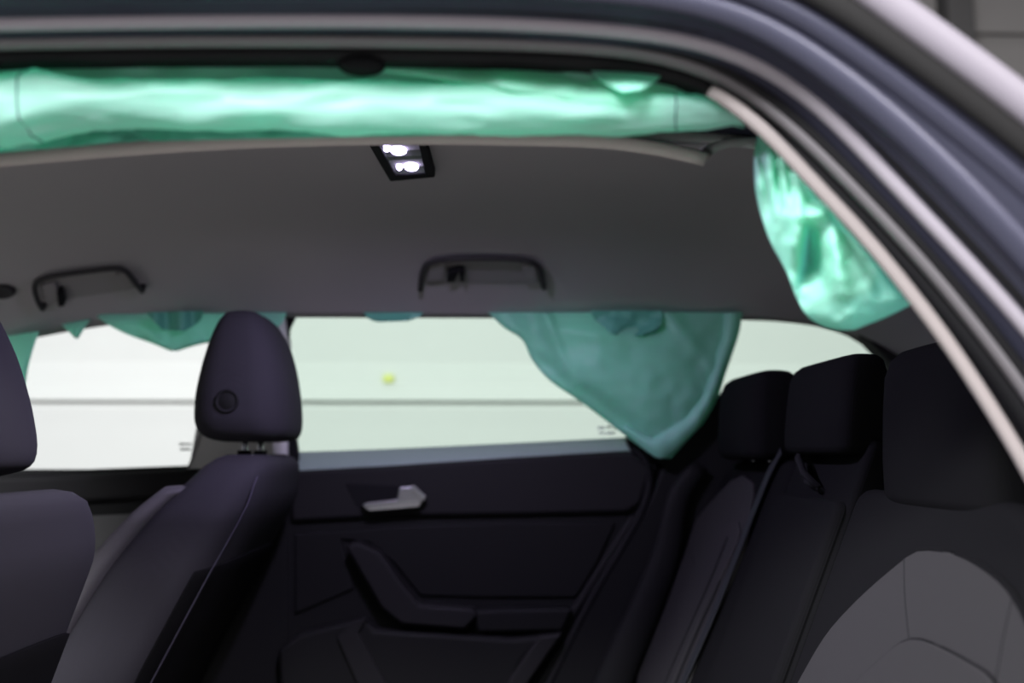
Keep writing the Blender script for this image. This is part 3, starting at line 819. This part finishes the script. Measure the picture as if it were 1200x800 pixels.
sheet([(692, 364), (697, 374), (706, 384), (720, 392)], [(776, 364), (776, 374), (772, 386), (764, 394)], lambda u, v, x, y: 0.575 + 0.018 * math.sin(u * 9 + v * 5) * v + 0.008 * nz((x, y), 0.09, 5), 30, 14).build('crumpled_flap', 'airbag_shaded', ab, solid=0.0012)
sheet([(574, 366), (592, 383), (614, 398), (626, 422), (647, 446)], [(638, 366), (645, 384), (654, 404), (662, 426), (668, 448)], lambda u, v, x, y: 0.648 - 0.006 * math.sin(3 * u + 2 * v), 20, 24).build('back_cloth', 'airbag', ab, solid=0.0012)
sheet([(728, 366), (704, 392), (684, 412), (674, 448), (702, 482), (735, 506), (768, 532)], [(866, 366), (862, 390), (855, 412), (846, 438), (836, 466), (820, 492), (784, 533)], lambda u, v, x, y: 0.648 - 0.006 * math.sin(4 * u + 2 * v), 30, 40).build('back_cloth', 'airbag', ab, solid=0.0012)
sheet([(426, 366), (430, 372), (438, 376), (446, 377)], [(496, 366), (492, 371), (484, 374), (478, 376)], lambda u, v, x, y: 0.63 - 0.01 * math.sin(u * 3.1) * v, 14, 8).build('edge_flap', 'airbag_shaded', ab, solid=0.0012)

# far front rags
af = thing('curtain_airbag', 'green airbag shreds drooping along the top of the far front window', 'airbag', W(190, 374, 0.62), 'deployed curtain airbags')
sheet([(110, 368), (128, 381), (150, 392), (178, 402), (200, 411)], [(336, 366), (326, 382), (290, 396), (240, 402), (208, 411)], lambda u, v, x, y: 0.625 - 0.03 * math.sin(math.pi * u) * v + 0.012 * math.sin(x * 0.16) * v + 0.008 * nz((x, y), 0.07, 4), 50, 26).build('flap', 'airbag', af, solid=0.0012)
sheet([(172, 366), (180, 376), (190, 386)], [(238, 364), (234, 376), (216, 388)], lambda u, v, x, y: 0.595 + 0.014 * math.sin(x * 0.2) + 0.004 * nz((x, y), 0.1, 2), 24, 14).build('flap', 'airbag_shaded', af, solid=0.0012)
sheet([(72, 380), (80, 388), (88, 396)], [(106, 374), (98, 386), (91, 397)], lambda u, v, x, y: 0.62 - 0.012 * math.sin(math.pi * u) * v, 14, 10).build('flap', 'airbag', af, solid=0.0012)
sheet([(-60, 405), (-40, 425), (0, 455), (24, 458)], [(46, 388), (40, 405), (33, 430), (29, 455)], lambda u, v, x, y: 0.60 + 0.02 * math.sin(u * 5 + v), 24, 24).build('flap', 'airbag', af, solid=0.0012)

# near roll over the doorway
an = thing('curtain_airbag', 'long pale green rolled curtain airbag hanging under the near roof rail', 'airbag', W(400, 120, -0.58), 'deployed curtain airbags')
cen = smooth_px([(-420, 138), (-200, 134), (0, 127), (120, 122), (260, 124), (400, 124), (520, 127), (640, 130), (740, 133), (800, 133), (850, 134), (885, 140)], 130)
rad_px = lambda x: lerp_tab([(-500, 44), (0, 40), (50, 40), (120, 30), (250, 33), (400, 32), (560, 30), (700, 27), (790, 25), (830, 21), (862, 13), (880, 6)], x)
NYR = -0.650
mb = MB(); rs = []
for i, (x, y) in enumerate(cen):
    r = rad_px(x) * (NYR - CAM.y) / F
    c0 = W(x, y, NYR); ring = []
    for k in range(48):
        a = 2 * math.pi * k / 48
        ca, sa = math.cos(a), math.sin(a)
        kk = 1 + 0.16 * nz((x * 0.012, a * 1.3), 1.0, 1.7) + 0.10 * noise.noise(Vector((x * 0.02, ca * 1.6, sa * 1.6)))
        kk += 0.14 * math.sin(2 * a + x * 0.009) * 0.6
        kk += 0.05 * noise.noise(Vector((x * 0.06 + 9, ca * 3, sa * 3)))
        ring.append(c0 + Vector((0, -r * 0.92 * ca * kk, r * sa * kk)))
    rs.append(ring)
mb.rings(rs); roll = mb.build('bag_roll', 'airbag', an)
for xs in (48, 799):
    i = min(range(len(cen)), key=lambda q: abs(cen[q][0] - xs))
    c0 = sum((Vector(p) for p in rs[i]), Vector()) / 48
    mb = MB(); loop = []
    for k in range(15, -16, -1):
        p = Vector(rs[i][k % 48]); p = p + (p - c0).normalized() * 0.0006 + Vector((-0.006 * math.cos(k / 15 * math.pi / 2) , 0, 0))
        loop.append(p)
    mb.tube(loop, 0.0007, n=5); mb.build('stitch_line', 'thread', roll)
# the slack cloth behind the roll: upper sheet, lower sheet
def slackd(base, seed):
    return lambda u, v, x, y: base + 0.012 * math.sin(x * 0.013 + seed) + 0.012 * nz((x, y), 0.02, seed) + 0.006 * nz((x, y), 0.05, seed)
sheet([(-420, 60), (-420, 90), (-420, 120)], [(830, 78), (812, 98), (780, 122)], lambda u, v, x, y: -0.640 - 0.015 * v + 0.006 * math.sin(x * 0.013 + 2.3) + 0.010 * nz((x, y), 0.02, 2.3), 150, 18).build('upper_sheet', 'airbag', an, solid=0.0012)
sheet([(-420, 140), (-420, 172), (-420, 215)], [(230, 140), (190, 158), (170, 164)], slackd(-0.60, 5.3), 90, 16).build('lower_sheet', 'airbag_shaded', an, solid=0.0012)
sheet([(140, 140), (160, 156), (175, 165)], [(720, 136), (700, 146), (690, 155)], slackd(-0.60, 4.1), 60, 12).build('lower_sheet', 'airbag_shaded', an, solid=0.0012)
sheet([(400, 76), (450, 84), (500, 92)], [(800, 84), (790, 110), (768, 139)], lambda u, v, x, y: -0.646 - 0.024 * math.sin(math.pi * 0.72 * v) * min(1.0, u * 2.5) + 0.02 * max(0.0, u - 0.8) + 0.006 * nz((x, y), 0.03, 7), 60, 24).build('upper_fold', 'airbag', an, solid=0.0012)
sheet([(690, 80), (704, 95), (728, 107)], [(778, 82), (770, 94), (752, 105)], lambda u, v, x, y: -0.655 - 0.035 * v - 0.006 * math.sin(math.pi * u) * math.sin(math.pi * v * 0.8), 24, 16).build('loose_flap', 'airbag', an, solid=0.0012)
sheet([(820, 84), (800, 108), (786, 128)], [(856, 100), (866, 124), (872, 150)], lambda u, v, x, y: -0.64 + 0.02 * u, 20, 20).build('tail_flap', 'airbag', an, solid=0.0012)
mb = MB(); mb.sphere(W(424, 77, -0.66), 0.022, 0.012, 0.0095, 16); mb.build('fixing_clip', 'blackmatte', an)

# near rear lobe at the pillar
al = thing('curtain_airbag', 'green airbag bulging down behind the near rear pillar trim', 'airbag', W(960, 200, -0.6), 'deployed curtain airbags')
def d_lobe(u, v, x, y):
    d = -0.588 - 0.058 * math.sin(math.pi * min(1, u * 0.93 + 0.05)) ** 0.9 * math.sin(math.pi * min(1, 0.12 + 0.88 * v)) ** 0.6
    c1 = seg_side(x, y, (948, 240), (934, 345))          # ridge left of the pocket
    m1 = bump((y - 275) / 60.0)
    c2 = seg_side(x, y, (952, 262), (966, 325))
    pocket = 1 / (1 + math.exp(-c1 / 1.6)) * 1 / (1 + math.exp(c2 / 3.5))
    yy = (1 / (1 + math.exp(-(y - 264) / 2.5))) * (1 / (1 + math.exp((y - 322) / 9.0)))
    d += 0.055 * pocket * yy
    d += -0.014 * bump((x - 935 + (y - 250) * 0.1) / 9.0) * m1
    d += -0.016 * bump((y - 250 + (x - 950) * 0.1) / 10.0) * bump((x - 960) / 22.0)
    d += 0.012 * bump(seg_side(x, y, (950, 215), (975, 245)) / 7.0) * bump((x - 960) / 14.0)
    d += 0.006 * math.sin((x - y * 0.12) * 0.42) * bump((y - 200) / 50.0) * bump((x - 905) / 25.0)
    d += -0.012 * bump(seg_side(x, y, (975, 255), (985, 330)) / 9.0) * bump((y - 290) / 50)
    d += 0.008 * nz((x, y), 0.025, 6.1) + 0.003 * nz((x, y), 0.07, 1.2)
    return d
sheet([(893, 148), (887, 165), (884, 195), (888, 235), (902, 280), (922, 318), (934, 350), (948, 371), (970, 383), (992, 386)],
      [(900, 140), (935, 170), (965, 200), (1000, 240), (1035, 285), (1062, 322), (1080, 348), (1066, 357), (1040, 370), (1000, 386)], d_lobe, 110, 110).build('bag_cloth', 'airbag', al, solid=0.0012)
